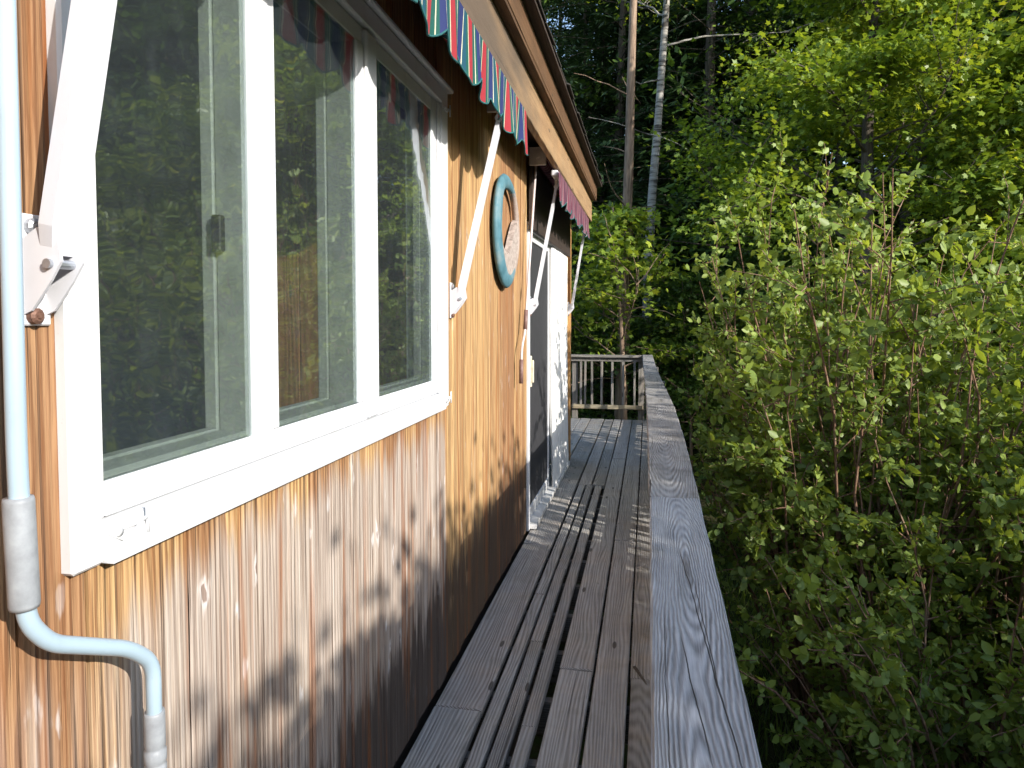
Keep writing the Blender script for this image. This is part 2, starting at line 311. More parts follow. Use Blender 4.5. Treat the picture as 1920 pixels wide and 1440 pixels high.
# ------------------------------------------------------------------ mesh helpers
class MB:
    def __init__(s): s.v = []; s.f = []
    def add(s, v, f):
        o = len(s.v); s.v += [tuple(p) for p in v]; s.f += [tuple(i + o for i in q) for q in f]; return s
    def box(s, x0, x1, y0, y1, z0, z1, b=0.0):
        if b <= 0:
            v = [(x, y, z) for z in (z0, z1) for y in (y0, y1) for x in (x0, x1)]
            f = [(0, 2, 3, 1), (4, 5, 7, 6), (0, 1, 5, 4), (2, 6, 7, 3), (0, 4, 6, 2), (1, 3, 7, 5)]
            return s.add(v, f)
        # chamfered box: 24 vertices
        v = []; idx = {}
        for sx in (0, 1):
            for sy in (0, 1):
                for sz in (0, 1):
                    X = (x0, x1)[sx]; Yy = (y0, y1)[sy]; Z = (z0, z1)[sz]
                    ix = X + (b if sx == 0 else -b); iy = Yy + (b if sy == 0 else -b); iz = Z + (b if sz == 0 else -b)
                    for k, p in enumerate(((X, iy, iz), (ix, Yy, iz), (ix, iy, Z))):
                        idx[sx, sy, sz, k] = len(v); v.append(p)
        g = lambda *a: idx[a]; f = []
        for t in (0, 1):
            f += [(g(t,0,0,0), g(t,1,0,0), g(t,1,1,0), g(t,0,1,0)), (g(0,t,0,1), g(1,t,0,1), g(1,t,1,1), g(0,t,1,1)), (g(0,0,t,2), g(1,0,t,2), g(1,1,t,2), g(0,1,t,2))]
        for a in (0, 1):
            for c in (0, 1):
                f += [(g(a,c,0,0), g(a,c,1,0), g(a,c,1,1), g(a,c,0,1)), (g(a,0,c,0), g(a,1,c,0), g(a,1,c,2), g(a,0,c,2)), (g(0,a,c,1), g(1,a,c,1), g(1,a,c,2), g(0,a,c,2))]
        for sx in (0, 1):
            for sy in (0, 1):
                for sz in (0, 1): f.append((g(sx,sy,sz,0), g(sx,sy,sz,1), g(sx,sy,sz,2)))
        return s.add(v, f)
    def tube(s, pts, rad, n=10, cap=True):
        pts = [Vector(p) for p in pts]; rs = rad if hasattr(rad, '__len__') else [rad] * len(pts)
        rings = []; up = None
        for i, p in enumerate(pts):
            d = (pts[min(i + 1, len(pts) - 1)] - pts[max(i - 1, 0)]).normalized()
            if up is None: up = d.orthogonal().normalized()
            a = (up - d * up.dot(d)); a = a.normalized() if a.length > 1e-5 else d.orthogonal().normalized(); up = a; bb = d.cross(a)
            rings.append([p + (a * math.cos(2*math.pi*k/n) + bb * math.sin(2*math.pi*k/n)) * rs[i] for k in range(n)])
        v = [q for r in rings for q in r]; f = []
        for i in range(len(pts) - 1):
            for k in range(n): f.append((i*n+k, i*n+(k+1)%n, (i+1)*n+(k+1)%n, (i+1)*n+k))
        if cap: f += [tuple(range(n))[::-1], tuple((len(pts)-1)*n+k for k in range(n))]
        return s.add(v, f)
    def prism(s, poly, axis, a, b):
        """extrude a 2-D polygon along an axis between a and b"""
        def P(u, w, t): return {0: (t, u, w), 1: (u, t, w), 2: (u, w, t)}[axis]
        n = len(poly); v = [P(u, w, a) for u, w in poly] + [P(u, w, b) for u, w in poly]
        return s.add(v, [tuple(range(n)), tuple(range(2*n-1, n-1, -1))] + [(i, (i+1) % n, n+(i+1) % n, n+i) for i in range(n)])
    def mesh(s, name, mat, smooth=False):
        me = bpy.data.meshes.new(name); me.from_pydata(s.v, [], s.f); me.materials.append(mat)
        import bmesh as _b
        bm = _b.new(); bm.from_mesh(me); _b.ops.recalc_face_normals(bm, faces=bm.faces); bm.to_mesh(me); bm.free()
        if smooth: me.shade_smooth()
        return me
    def build(s, name, mat, parent=None, smooth=False, loc=None):
        return put(name, s.mesh(name, mat, smooth), parent, loc)
def put(name, me, parent=None, loc=None):
    o = bpy.data.objects.new(name, me); COL.objects.link(o)
    if parent: o.parent = parent
    if loc: o.location = loc
    return o
def tag(o, label=None, cat=None, group=None, kind=None):
    for k, v in (('label', label), ('category', cat), ('group', group), ('kind', kind)):
        if v: o[k] = v
    return o
def thing(name, loc, label, cat, group=None, kind=None):
    o = bpy.data.objects.new(name, None); COL.objects.link(o); o.location = loc; o.empty_display_size = .1
    return tag(o, label, cat, group, kind)
def box(name, mat, parent, *a, b=0.003, smooth=False): return MB().box(*a, b=b).build(name, mat, parent)

# ------------------------------------------------------------------ ground
def ground_h(x, y):
    d = np.hypot(x - 0, y - 4)
    h = -1.75 + .05 * np.sin(x * .9 + 1) + .05 * np.cos(y * .7) + .0 * d
    h = h + np.clip(d - 11, 0, 60) ** 1.25 * .085
    h = h + np.clip(y - 8.5, 0, 5) * .14
    return h
gx = np.concatenate([np.linspace(-90, -16, 12), np.linspace(-14, 22, 73), np.linspace(25, 90, 12)])
gy = np.concatenate([np.linspace(-90, -14, 12), np.linspace(-12, 30, 85), np.linspace(34, 110, 12)])
GX, GY = np.meshgrid(gx, gy, indexing='ij'); GZ = ground_h(GX, GY)
gv = np.stack([GX, GY, GZ], -1).reshape(-1, 3); ny = len(gy)
gf = [(i*ny+j, (i+1)*ny+j, (i+1)*ny+j+1, i*ny+j+1) for i in range(len(gx)-1) for j in range(ny-1)]
def mat_ground():
    N = NT('woodland_floor'); pos = N.n('NewGeometry').outputs['Position']
    a = N.noise(pos, .8, 6, .65); b = N.noise(pos, 14, 5, .65)
    c = N.ramp(N.math('ADD', N.math('MULTIPLY', a, .5), N.math('MULTIPLY', b, .5)), [(.3, (.022, .018, .012)), (.48, (.05, .045, .022)), (.6, (.045, .07, .018)), (.75, (.075, .10, .03))])
    N.bump(b, .8, .03); return N.base(c, .95, .1)
me = bpy.data.meshes.new('ground'); me.from_pydata(gv.tolist(), [], gf); me.materials.append(mat_ground()); me.shade_smooth()
tag(put('ground', me), 'dark woodland floor with leaf litter below the deck', kind='structure')

# ------------------------------------------------------------------ cottage
WX = -0.82                     # outer face of the siding
Y_A, Y_B = -0.75, 7.30         # wall run
WIN = (0.835, 2.735, 1.155, 2.42)
DOOR = (4.765, 6.98, 0.0, 2.17)
house = thing('cottage', (WX, 3.0, 0), 'timber cottage clad in vertical weathered boards beside the narrow deck', 'cottage')
house_inv = Matrix.Translation((-WX, -3.0, 0))
def hp(o):                     # parent to the cottage, keep world coordinates
    o.parent = house; o.matrix_parent_inverse = house_inv; return o
wall = MB()
T0, T1 = WX - .135, WX - .024
wall.box(T0, T1, Y_A, WIN[0]+.05, -.25, 2.92); wall.box(T0, T1, WIN[0]+.05, WIN[1]-.05, -.25, WIN[2]+.05); wall.box(T0, T1, WIN[0]+.05, WIN[1]-.05, WIN[3]-.05, 2.92)
wall.box(T0, T1, WIN[1]-.05, DOOR[0]+.02, -.25, 2.92); wall.box(T0, T1, DOOR[0]+.02, DOOR[1]-.02, DOOR[3]-.02, 2.92); wall.box(T0, T1, DOOR[0]+.02, DOOR[1]-.02, -.25, DOOR[2]-.02); wall.box(T0, T1, DOOR[1]-.02, Y_B, -.25, 2.92)
wall = hp(wall.build('wall', DARKH))
BW = 0.1165
bm_cache = {}
def board_mesh(L):
    k = round(L, 3)
    if k not in bm_cache:
        h = BW/2; poly = [(-.022, -h+.0004), (-.013, -h+.0004), (-.013, -h+.0032), (-.0035, -h+.0032), (0, -h+.0068), (0, h-.0062), (-.0035, h-.0026), (-.013, h-.0026), (-.013, h-.0004), (-.022, h-.0004)]
        bm_cache[k] = MB().prism(poly, 2, 0, L).mesh('wall_board', SIDING)
    return bm_cache[k]
def add_board(y, z0, z1, dx=0.0, rz=0.0):
    o = put('wall_board', board_mesh(z1 - z0)); o.parent = wall
    o.location = (WX + dx, y, z0); o.rotation_euler = (0, 0, rz)
y = Y_A + BW/2
while y < Y_B - .05:
    dx = random.uniform(-.004, .0015); rz = random.uniform(-.045, .045); zb = .012 + random.uniform(0, .012)
    if abs(y - 2.70) < BW/2: dx, rz = .004, .03
    lo, hi = y - BW/2, y + BW/2
    if lo > WIN[0]-.001 and hi < WIN[1]+.03 and not (lo > WIN[1]-.06): 
        add_board(y, zb, WIN[2]+.02, dx, rz); add_board(y, WIN[3]-.02, 2.90, dx, rz)
    elif lo > DOOR[0]-.07 and hi < DOOR[1]+.09: add_board(y, DOOR[3]+.01, 2.90, dx, rz)
    elif hi > WIN[0]+.06 and lo < WIN[0] or (lo < WIN[1]-.03 and hi > WIN[1]+.03 and False):
        add_board(y, zb, WIN[2]+.02, dx, rz); add_board(y, WIN[3]-.02, 2.90, dx, rz)
    else: add_board(y, zb, 2.90, dx, rz)
    y += BW
hp(box('corner_board', CORNW, None, WX-.14, WX+.022, Y_B-.005, Y_B+.03, -.02, 2.75))
hp(box('corner_board', CORNW, None, WX+.001, WX+.024, Y_B-.105, Y_B-.007, .0, 2.75))
hp(box('end_wall', SIDING, None, -5.0, WX-.142, Y_B-.11, Y_B+.005, -.25, 2.92, b=0))
hp(box('base_skirt', HEADW, None, WX-.13, WX-.03, Y_A, Y_B, -1.9, -.26, b=0))

# the rooms behind the glass
room = MB(); room.box(-4.4, T0-.003, Y_A, 7.18, -.24, -.04).box(-4.4, T0-.003, Y_A, 7.18, 2.46, 2.5).box(-4.46, -4.41, Y_A, 7.18, -.03, .8).box(-4.46, -4.41, Y_A, 7.18, 2.2, 2.45).box(-4.46, -4.41, Y_A, .3, .8, 2.2).box(-4.46, -4.41, 3.3, 4.9, .8, 2.2).box(-4.46, -4.41, 6.6, 7.18, .8, 2.2).box(-4.4, T0-.003, Y_A-.06, Y_A-.003, -.03, 2.45)
hp(room.build('room_shell', DARKI))
part = MB()
for i in range(8):
    x1 = -.965 - i*.112; part.box(x1-.109, x1, 2.85, 2.88, -.03, 2.45, b=.004)
hp(part.build('room_partition', ROOMW))
hp(box('room_partition', SLATE, None, -4.4, -.965, 4.30, 4.33, -.03, 2.45))

# window: casing, frame, three lights
win = hp(thing('window', (0, 0, 0), None, None))
def wbox(name, mat, *a, b=.003):
    o = MB().box(*a, b=b).build(name, mat); o.parent = win; return o
y0, y1, z0, z1 = WIN
FX = WX + .020
wbox('casing', WHITE, WX-.03, FX, y0, y0+.058, z0-.0, z1, b=.005)
wbox('casing', WHITE, WX-.03, FX, y1-.085, y1, z0, z1, b=.005)
wbox('casing', WHITE, WX-.03, FX+.004, y0+.059, y1-.086, z1-.062, z1, b=.005)
wbox('drip_cap', WHITE, WX-.01, FX+.022, y0-.012, y1+.012, z1+.001, z1+.018, b=.004)
o = MB().prism([(WX-.03, z0), (FX+.014, z0), (FX+.016, z0+.012), (FX+.002, z0+.062), (WX-.03, z0+.064)], 1, y0+.0595, y1-.0865).build('sill', WHITE); o.parent = win
# stepped inner frame
iy0, iy1, iz0, iz1 = y0+.059, y1-.086, z0+.065, z1-.063
wbox('inner_frame', WHITE, WX-.10, WX+.008, iy0, iy0+.016, iz0, iz1); wbox('inner_frame', WHITE, WX-.10, WX+.008, iy1-.09, iy1, iz0, iz1)
wbox('inner_frame', WHITE, WX-.10, WX+.008, iy0+.017, iy1-.091, iz0, iz0+.055); wbox('inner_frame', WHITE, WX-.10, WX+.006, iy0+.017, iy1-.091, iz1-.05, iz1)
wbox('inner_frame', WHITE, WX+.0085, WX+.014, iy1-.035, iy1, iz0+.001, iz1-.001)
gz0, gz1 = iz0+.056, iz1-.051
M1, M2 = (1.318, 1.422), (1.860, 1.987)
wbox('mullion', WHITE, WX-.10, WX+.0115, M1[0], M1[1]-.03, gz0-.05, gz1+.045, b=.003); wbox('mullion', WHITE, WX-.10, WX+.009, M1[1]-.029, M1[1], gz0, gz1, b=.003)
wbox('mullion', WHITE, WX-.10, WX+.0105, M2[0], M2[0]+.048, gz0, gz1, b=.004); wbox('mullion', WHITE, WX-.10, WX+.020, M2[0]+.050, M2[1], gz0-.05, gz1+.045, b=.005)
for (a, c, back) in ((iy0+.017, M1[0]-.001, .058), (M1[1]+.001, M2[0]-.001, .072), (M2[1]+.001, iy1-.091, .03)):
    wbox('window_track', JAMB, WX-.004-back, WX-.0015, c-.012, c-.0005, gz0+.001, gz1-.001, b=.001)
    wbox('window_track', JAMB, WX-.004-back, WX-.0015, a, c-.013, gz0+.0005, gz0+.012, b=.001)
    wbox('window_track', JAMB, WX-.004-back, WX-.0015, a, c-.013, gz1-.012, gz1-.0005, b=.001)
    wbox('pane', GLASS, WX+.000, WX+.004, a, c, gz0, gz1, b=0)
    wbox('inner_sash', JAMB, WX-.036-back, WX-.006-back, c-.018, c-.001, gz0+.001, gz1-.001, b=.003)
    wbox('inner_sash', JAMB, WX-.036-back, WX-.006-back, a, c-.019, gz0+.001, gz0+.016, b=.003)
    wbox('inner_sash', JAMB, WX-.036-back, WX-.006-back, a, a+.02, gz0+.017, gz1-.001, b=.003)
wbox('sash_latch', DARKH, WX-.062, WX-.040, 1.285, 1.304, 1.66, 1.735, b=.003)
# little corner clips that hold storm panels
def clip(y, z, s, up):
    m = MB()
    m.tube([(FX+.006, y, z), (FX+.010, y+.055*s, z+.003), (FX+.012, y+.075*s, z+.005)], [.004, .0045, .003], 8)
    m.tube([(FX-.002, y+.012*s, z), (FX+.016, y+.012*s, z)], .0075, 10)
    m.tube([(FX+.008, y, z), (FX+.012, y+.02*s, z-.014*up), (FX+.012, y+.035*s, z-.012*up), (FX+.013, y+.062*s, z+.002)], .0028, 6)
    m.tube([(FX+.012, y+.075*s, z-.02), (FX+.012, y+.075*s, z+.026)], .003, 6)
    o = m.build('storm_clip', WHITE, smooth=True); o.parent = win
clip(y1-.085, z1-.075, 1, 1); clip(y1-.085, z0+.035, 1, 1); clip(y0+.06, z0+.045, 1, 1)

# sliding door
door = hp(thing('sliding_door', (0, 0, 0), None, None))
def dbox(name, mat, *a, b=.003):
    o = MB().box(*a, b=b).build(name, mat); o.parent = door; return o
dy0, dy1, dz0, dz1 = DOOR
DX = WX + .012
dbox('door_frame', WHITE, WX-.09, DX, dy0-.035, dy0+.02, 0.012, dz1-.0); dbox('door_frame', WHITE, WX-.09, DX, dy1-.02, dy1+.035, .012, dz1)
dbox('door_frame', WHITE, WX-.09, DX, dy0+.021, dy1-.021, dz1-.05, dz1); dbox('threshold', ALU, WX-.09, DX+.045, dy0+.021, dy1-.021, .012, .045)
ym = (dy0+dy1)/2
def leaf(x0, x1, a, c, mat):
    dbox('door_stile', mat, x0, x1, a, a+.05, .047, dz1-.052); dbox('door_stile', mat, x0, x1, c-.05, c, .047, dz1-.052)
    dbox('door_stile', mat, x0, x1, a+.051, c-.051, .047, .13); dbox('door_stile', mat, x0, x1, a+.051, c-.051, dz1-.11, dz1-.052)
leaf(WX-.03, WX-.008, dy0+.022, ym+.03, WHITE); dbox('screen', SCREEN, WX-.020, WX-.018, dy0+.073, ym-.022, .131, dz1-.111, b=0)
leaf(WX-.065, WX-.035, ym-.03, dy1-.022, WHITE); dbox('pane', GLASS, WX-.052, WX-.048, ym+.022, dy1-.073, .131, dz1-.111, b=0)
h = MB().box(WX-.008, WX+.018, dy0+.03, dy0+.068, 1.02, 1.24, b=.004).box(WX+.019, WX+.034, dy0+.04, dy0+.058, 1.05, 1.21, b=.005).build('handle', mat_plain('cream_handle', (.62, .56, .42), .45)); h.parent = door
# pleated white curtain just behind the right-hand glass
cv = []; n = 90
for i in range(n):
    yy = ym+.0+ (dy1-.03-ym)*i/(n-1); xx = WX+.012 - .014*math.sin(i*1.05+.6*math.sin(i*.31)) - .006*math.sin(i*2.3)
    for zz in (.05, .8, 1.5, 2.1): cv.append((xx+.004*math.sin(zz*3+i) + (.02 if zz < .1 else 0), yy, zz))
cf = [(i*4+k, (i+1)*4+k, (i+1)*4+k+1, i*4+k+1) for i in range(n-1) for k in range(3)]
cu = MB().add(cv, cf).build('curtain', CURT, None, True); cu.parent = door
dbox('header_board', HEADW, WX+.014, WX+.042, dy0-.06, dy1+.06, dz1-.055, 2.56)

# roof
roof = hp(thing('roof', (0, 0, 0), None, None))
def rbox(name, mat, *a, b=.003):
    o = MB().box(*a, b=b).build(name, mat); o.parent = roof; return o
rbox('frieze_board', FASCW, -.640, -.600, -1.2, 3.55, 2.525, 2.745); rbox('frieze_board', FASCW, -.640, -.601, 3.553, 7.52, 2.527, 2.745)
rbox('soffit', FASC2, -.90, -.555, -1.2, 7.52, 2.748, 2.766, b=0)
rbox('fascia_board', FASC2, -.590, -.552, -1.2, 7.56, 2.769, 2.905)
rbox('soffit', HEADW, WX-.02, -.642, -1.2, 7.5, 2.70, 2.72, b=0)
slab = MB(); sl_ = math.tan(R(20))
slab.prism([(-.50, 2.908), (-.50, 2.93), (-4.6, 2.93+4.1*sl_), (-4.6, 2.90+4.1*sl_), (-.56, 2.908)], 1, -1.2, 7.62); o = slab.build('roof_deck', HEADW); o.parent = roof
sm = MB().box(-.14, .03, 0, .30, 0, .009, b=.002).mesh('shingle', SHING)
yy = -1.2
while yy < 7.6:
    for row in range(2):
        o = put('shingle', sm, roof); o.location = (-.515 - row*.13 + random.uniform(-.012, .012), yy + (.15 if row else 0), 2.936+.002*random.random() + row*(.13*sl_+.006)); o.rotation_euler = (random.uniform(-.01, .02), math.atan(sl_)+random.uniform(-.03, .05), random.uniform(-.015, .015))
    yy += .304

# ------------------------------------------------------------------ awnings
def awning(name, label, ya, yb, arm_ys, armtop, housing_z, fabric, vz0, vz1, tipphase, VXv=-.598):
    t = thing(name, (WX, ya, 2.5), label, 'awning', 'striped awnings rolled up under the eaves'); inv = Matrix.Translation((-WX, -ya, -2.5))
    def P(o): o.parent = t; o.matrix_parent_inverse = inv; return o
    # rolled fabric and end caps
    P(MB().tube([(-.735, ya+.02, housing_z), (-.735, yb-.02, housing_z)], .042, 16).build('roller', fabric, smooth=True))
    for s, yy in ((0, ya), (1, yb)):
        m = MB().box(-.798, -.682, yy-.008, yy+.008, housing_z-.062, housing_z+.062, b=.004)
        sgn = -1 if s == 0 else 1
        m.tube([(-.738, yy+sgn*.008, housing_z), (-.738, yy+sgn*.016, housing_z)], .036, 18); m.tube([(-.738, yy+sgn*.016, housing_z), (-.738, yy+sgn*.026, housing_z)], .015, 10)
        for dx, dz in ((-.045, .045), (.045, .045), (.045, -.045), (-.045, -.045)): m.tube([(-.738+dx, yy+sgn*.008, housing_z+dz), (-.738+dx, yy+sgn*.013, housing_z+dz)], .006, 8)
        m.box(-.798, -.682, yy+sgn*.008-.004, yy+sgn*.008+.004, housing_z+.050, housing_z+.060, b=.002)
        P(m.build('end_cap', ALU))
    # front bar, canvas sheet from roller to bar, and scalloped valance
    bz = vz1 - .01
    P(MB().box(-.652, -.606, ya+.02, yb-.02, bz-.02, bz+.018, b=.006).build('front_bar', ARMW))
    n = int((yb-ya)/.0175); vv = []; ff = []
    per = .215
    for i in range(n+1):
        yl = (yb-ya)*i/n
        ph = math.cos(math.pi*((yl + ya)/per - tipphase))
        bot = vz0 + .058*(1-abs(ph)**.7)
        for k in range(5):
            q = k/4; z = vz1 + (bot-vz1)*q
            vv.append((VXv + q*(.010*math.sin(yl*19+1.3)+.007*math.sin(yl*43)) , yl+ya, z))
    for i in range(n):
        for k in range(4): ff.append((i*5+k, (i+1)*5+k, (i+1)*5+k+1, i*5+k+1))
    va = MB(); off = tipphase*per - .0
    va.add([(x, y_-off, z) for x, y_, z in vv], ff)
    vo = put('valance', va.mesh('valance', fabric, True)); P(vo); vo.location = (0, off, 0)
    # canvas folded back under the eave (the sheet)
    P(MB().prism([(-.735, housing_z+.044), (-.735, housing_z+.047), (-.625, bz+.022), (-.625, bz+.019)], 1, ya+.03, yb-.03).build('canvas', fabric))
    # piping
    edge = [(vv[i*5+4][0], vv[i*5+4][1], vv[i*5+4][2]) for i in range(n+1)]
    po = MB().tube(edge, .0035, 5).build('piping', mat_pipe, smooth=True); P(po)
    for (ay, ty, out) in arm_ys:
        top = Vector((armtop[0], ty, armtop[1])); bot = Vector((WX+.045, ay, 1.625)); d = (top-bot).normalized()
        # wall bracket: base plate and cheek
        b = MB().box(WX+.001, WX+.006, ay-.024, ay+.024, 1.515, 1.665, b=.002)
        b.prism([(WX+.006, 1.53), (WX+.018, 1.535), (WX+.05, 1.575), (WX+.066, 1.60), (WX+.06, 1.64), (WX+.03, 1.645), (WX+.006, 1.63)], 1, ay-.020, ay-.016)
        b.prism([(WX+.006, 1.53), (WX+.018, 1.535), (WX+.05, 1.575), (WX+.066, 1.60), (WX+.06, 1.64), (WX+.03, 1.645), (WX+.006, 1.63)], 1, ay+.016, ay+.020)
        bo = P(b.build('wall_bracket', ARMW))
        for zz, mt in ((1.648, ZINC), (1.528, RUSTY)):
            s_ = MB().tube([(WX+.0065, ay-.006, zz), (WX+.014, ay-.006, zz), (WX+.017, ay-.006, zz)], [.011, .011, .007], 12).tube([(WX+.017, ay-.006, zz), (WX+.0185, ay-.006, zz)], [.0045, .004], 6).build('screw', mt, smooth=False); s_.parent = bo
        pv = MB().tube([(bot.x+.004, ay-.026, 1.597), (bot.x+.004, ay+.026, 1.597)], .0065, 12).build('pivot_pin', ZINC); pv.parent = bo
        # arm: flat channel, 14 mm x 32 mm, tapered
        a = MB(); side = Vector((0, 1, 0)); fw = d.cross(side).normalized(); side = fw.cross(d)
        prev = None; vs = []
        for q, wd, dp in ((-.02, .036, .018), (.03, .052, .022), (.5, .050, .020), (1, .046, .018)):
            c = bot + (top-bot)*q
            for sx, sy in ((-1, -1), (1, -1), (1, 1), (-1, 1)): vs.append(c + side*sx*wd/2 + fw*sy*dp/2)
        fs = [(i*4+k, i*4+(k+1) % 4, (i+1)*4+(k+1) % 4, (i+1)*4+k) for i in range(3) for k in range(4)] + [(3, 2, 1, 0), (12, 13, 14, 15)]
        P(a.add(vs, fs).build('arm', ARMW))
        k = MB().tube([(top.x, top.y-.022, top.z), (top.x, top.y+.022, top.z)], .017, 14).box(top.x-.012, top.x+.012, top.y-.012, top.y+.012, top.z, bz-.015, b=.002)
        P(k.build('elbow_joint', ALU))
    return t
mat_pipe = mat_plain('teal_piping', (.015, .10, .10), .8)
awning('window_awning', 'green, red and navy striped awning rolled up above the window', .05, 3.42, [(.800, .800, 0), (2.835, 2.92, 0)], (-.625, 2.36), 2.60, STRIPE, 2.315, 2.53, 1.888/.215)
awning('door_awning', 'faded pinkish striped awning rolled up above the sliding door', 4.68, 7.12, [(4.80, 4.86, 0), (7.20, 7.10, 0)], (-.635, 2.42), 2.60, STRIPE2, 2.29, 2.50, 4.9/.215)

# hanging crank handles
def bez(pts, n=7):
    """rounds the corners of a polyline"""
    P = [Vector(p) for p in pts]; out = [P[0]]
    for i in range(1, len(P)-1):
        a, b, c = P[i-1], P[i], P[i+1]; r = min((a-b).length, (c-b).length)*.42; r = min(r, .06)
        s = b+(a-b).normalized()*r; e = b+(c-b).normalized()*r
        for k in range(n): q = k/(n-1); out.append(s*(1-q)**2 + b*2*q*(1-q) + e*q*q)
    return out + [P[-1]]
XC = WX + .05
cr = thing('awning_crank', (XC, .76, 1.3), 'pale blue tubular crank handle with grey grips hanging left of the window', 'awning crank', 'crank handles hanging from the awnings')
inv = Matrix.Translation((-XC, -.76, -1.3))
def CP(o, p, i): o.parent = p; o.matrix_parent_inverse = i; return o
CP(MB().tube(bez([(XC, .728, 2.55), (XC, .722, 1.35), (XC, .729, 1.140), (XC+.003, .760, 1.098), (XC+.012, .890, 1.030), (XC+.012, .938, .985), (XC+.010, .941, .62)]), .0115, 16).build('tube', TUBE, smooth=True), cr, inv)
CP(MB().tube([(XC, .7225, 1.302), (XC, .7225, 1.297), (XC, .7265, 1.165), (XC, .7265, 1.160)], [.0165, .0175, .0175, .0165], 18).build('grip', GRIP, smooth=True), cr, inv)
g = MB(); zz = [.905, .90, .85, .848, .844, .842, .825, .823, .819, .817, .80, .798, .793, .791, .775, .60]; rr = [.0145, .0155, .0155, .0145, .0145, .0165, .0165, .015, .015, .0165, .0165, .015, .015, .0165, .0165, .0165]
g.tube([(XC+.010, .941, z) for z in zz], rr, 18); CP(g.build('grip', GRIP, smooth=True), cr, inv)
CP(MB().tube([(XC, .728, 2.55), (XC+.005, .728, 2.60)], .006, 8).build('hook', ZINC), cr, inv)
XD = WX + .045
cr2 = thing('awning_crank', (XD, 4.6, 1.3), 'thin crank handle with brown grips hanging just left of the sliding door', 'awning crank', 'crank handles hanging from the awnings')
inv2 = Matrix.Translation((-XD, -4.6, -1.3))
CP(MB().tube(bez([(XD+.02, 4.71, 2.56), (XD, 4.42, 1.52), (XD, 4.39, 1.42), (XD, 4.27, 1.32), (XD, 4.25, 1.12)]), .0075, 10).build('tube', RODB, smooth=True), cr2, inv2)
CP(MB().tube([(XD, 4.43, 1.56), (XD, 4.395, 1.435)], .013, 12).build('grip', GRIPB, smooth=True), cr2, inv2)
CP(MB().tube([(XD, 4.262, 1.25), (XD, 4.25, 1.10)], .013, 12).build('grip', GRIPB, smooth=True), cr2, inv2)

# blue ring ornament
orn = thing('wall_ring', (WX+.02, 3.86, 2.0), 'round weathered blue ring ornament with crusted lower half hanging on the wall', 'wall ornament')
m = MB(); n = 40; vs = []
for i in range(n):
    a = 2*math.pi*i/n; low = max(0, -math.sin(a)); left = max(0, -math.cos(a))
    wd = .036 + .022*low + .024*left - .016*max(0, math.cos(a)) + .004*math.sin(5*a); dp = .045 + .010*left
    ro = .318 + .006*math.sin(3*a+1); k = 10
    for j in range(k):
        b = 2*math.pi*j/k; r = ro - wd + wd*math.cos(b)
        vs.append((dp*.9*math.sin(b)*.5+.012, math.cos(a)*r, math.sin(a)*r))
fs = [(i*10+j, ((i+1) % n)*10+j, ((i+1) % n)*10+(j+1) % 10, i*10+(j+1) % 10) for i in range(n) for j in range(10)]
o = m.add(vs, fs).build('rim', BLUEP, orn, True)
m = MB(); pl = []
for i in range(15):
    a = math.pi*(1.02 + .98*i/14); pl.append((math.cos(a)*.262, math.sin(a)*.262))
top = [(.265, .10), (.21, .07), (.13, .0), (.03, -.10), (-.06, -.135), (-.14, -.11), (-.22, -.08)]
poly = pl + top
m.prism(poly, 0, -.006, .030); m.build('plate', CRUST, orn)

# ------------------------------------------------------------------ deck
deck = thing('deck', (0, 4, 0), 'narrow walkway deck of grey weathered planks beside the cottage wall', 'deck', None, 'structure')
def plank(x0, x1, ya, yb, mat=DECKW, th=.036, name='plank', dz=0.0, parent=deck):
    n = max(2, int((yb-ya)/.5)); cx = (x0+x1)/2; cy = (ya+yb)/2
    o = MB().box(-(x1-x0)/2, (x1-x0)/2, -(yb-ya)/2, (yb-ya)/2, -th, 0, b=.004).build(name, mat)
    o.parent = parent; o.location = (cx, cy-4, dz); o.rotation_euler = (random.uniform(-.0008, .0008), random.uniform(-.012, .012), random.uniform(-.0008, .0008)); return o
def row(x0, x1, ys, **k):
    for a, b in zip(ys[:-1], ys[1:]): plank(x0+random.uniform(-.002, .002), x1+random.uniform(-.002, .002), a+.002, b-.002, dz=random.uniform(-.003, .003), **k)
row(-.808, -.620, [-1, 1.0, 2.55, 4.52, 6.35, 8.3, 10.2])
row(-.597, -.543, [-1, 1.9, 3.7, 6.2]); row(-.528, -.474, [-1, 2.2, 3.15, 4.1, 6.2]); row(-.450, -.398, [-1, 2.48, 4.4, 6.2])
row(-.362, -.222, [-1, .6, 2.93, 5.2, 7.4, 10.2]); row(-.210, -.072, [-1, 1.2, 4.7, 8.2, 10.2]); row(-.060, .082, [-1, 2.9, 6.1, 8.9, 10.2])
row(-.606, -.49, [6.21, 8.6, 10.2]); row(-.478, -.374, [6.21, 7.9, 10.2])
row(-.956, -.82, [7.36, 10.2]); row(-1.106, -.968, [7.36, 9, 10.2]); row(-1.256, -1.118, [7.36, 10.2])
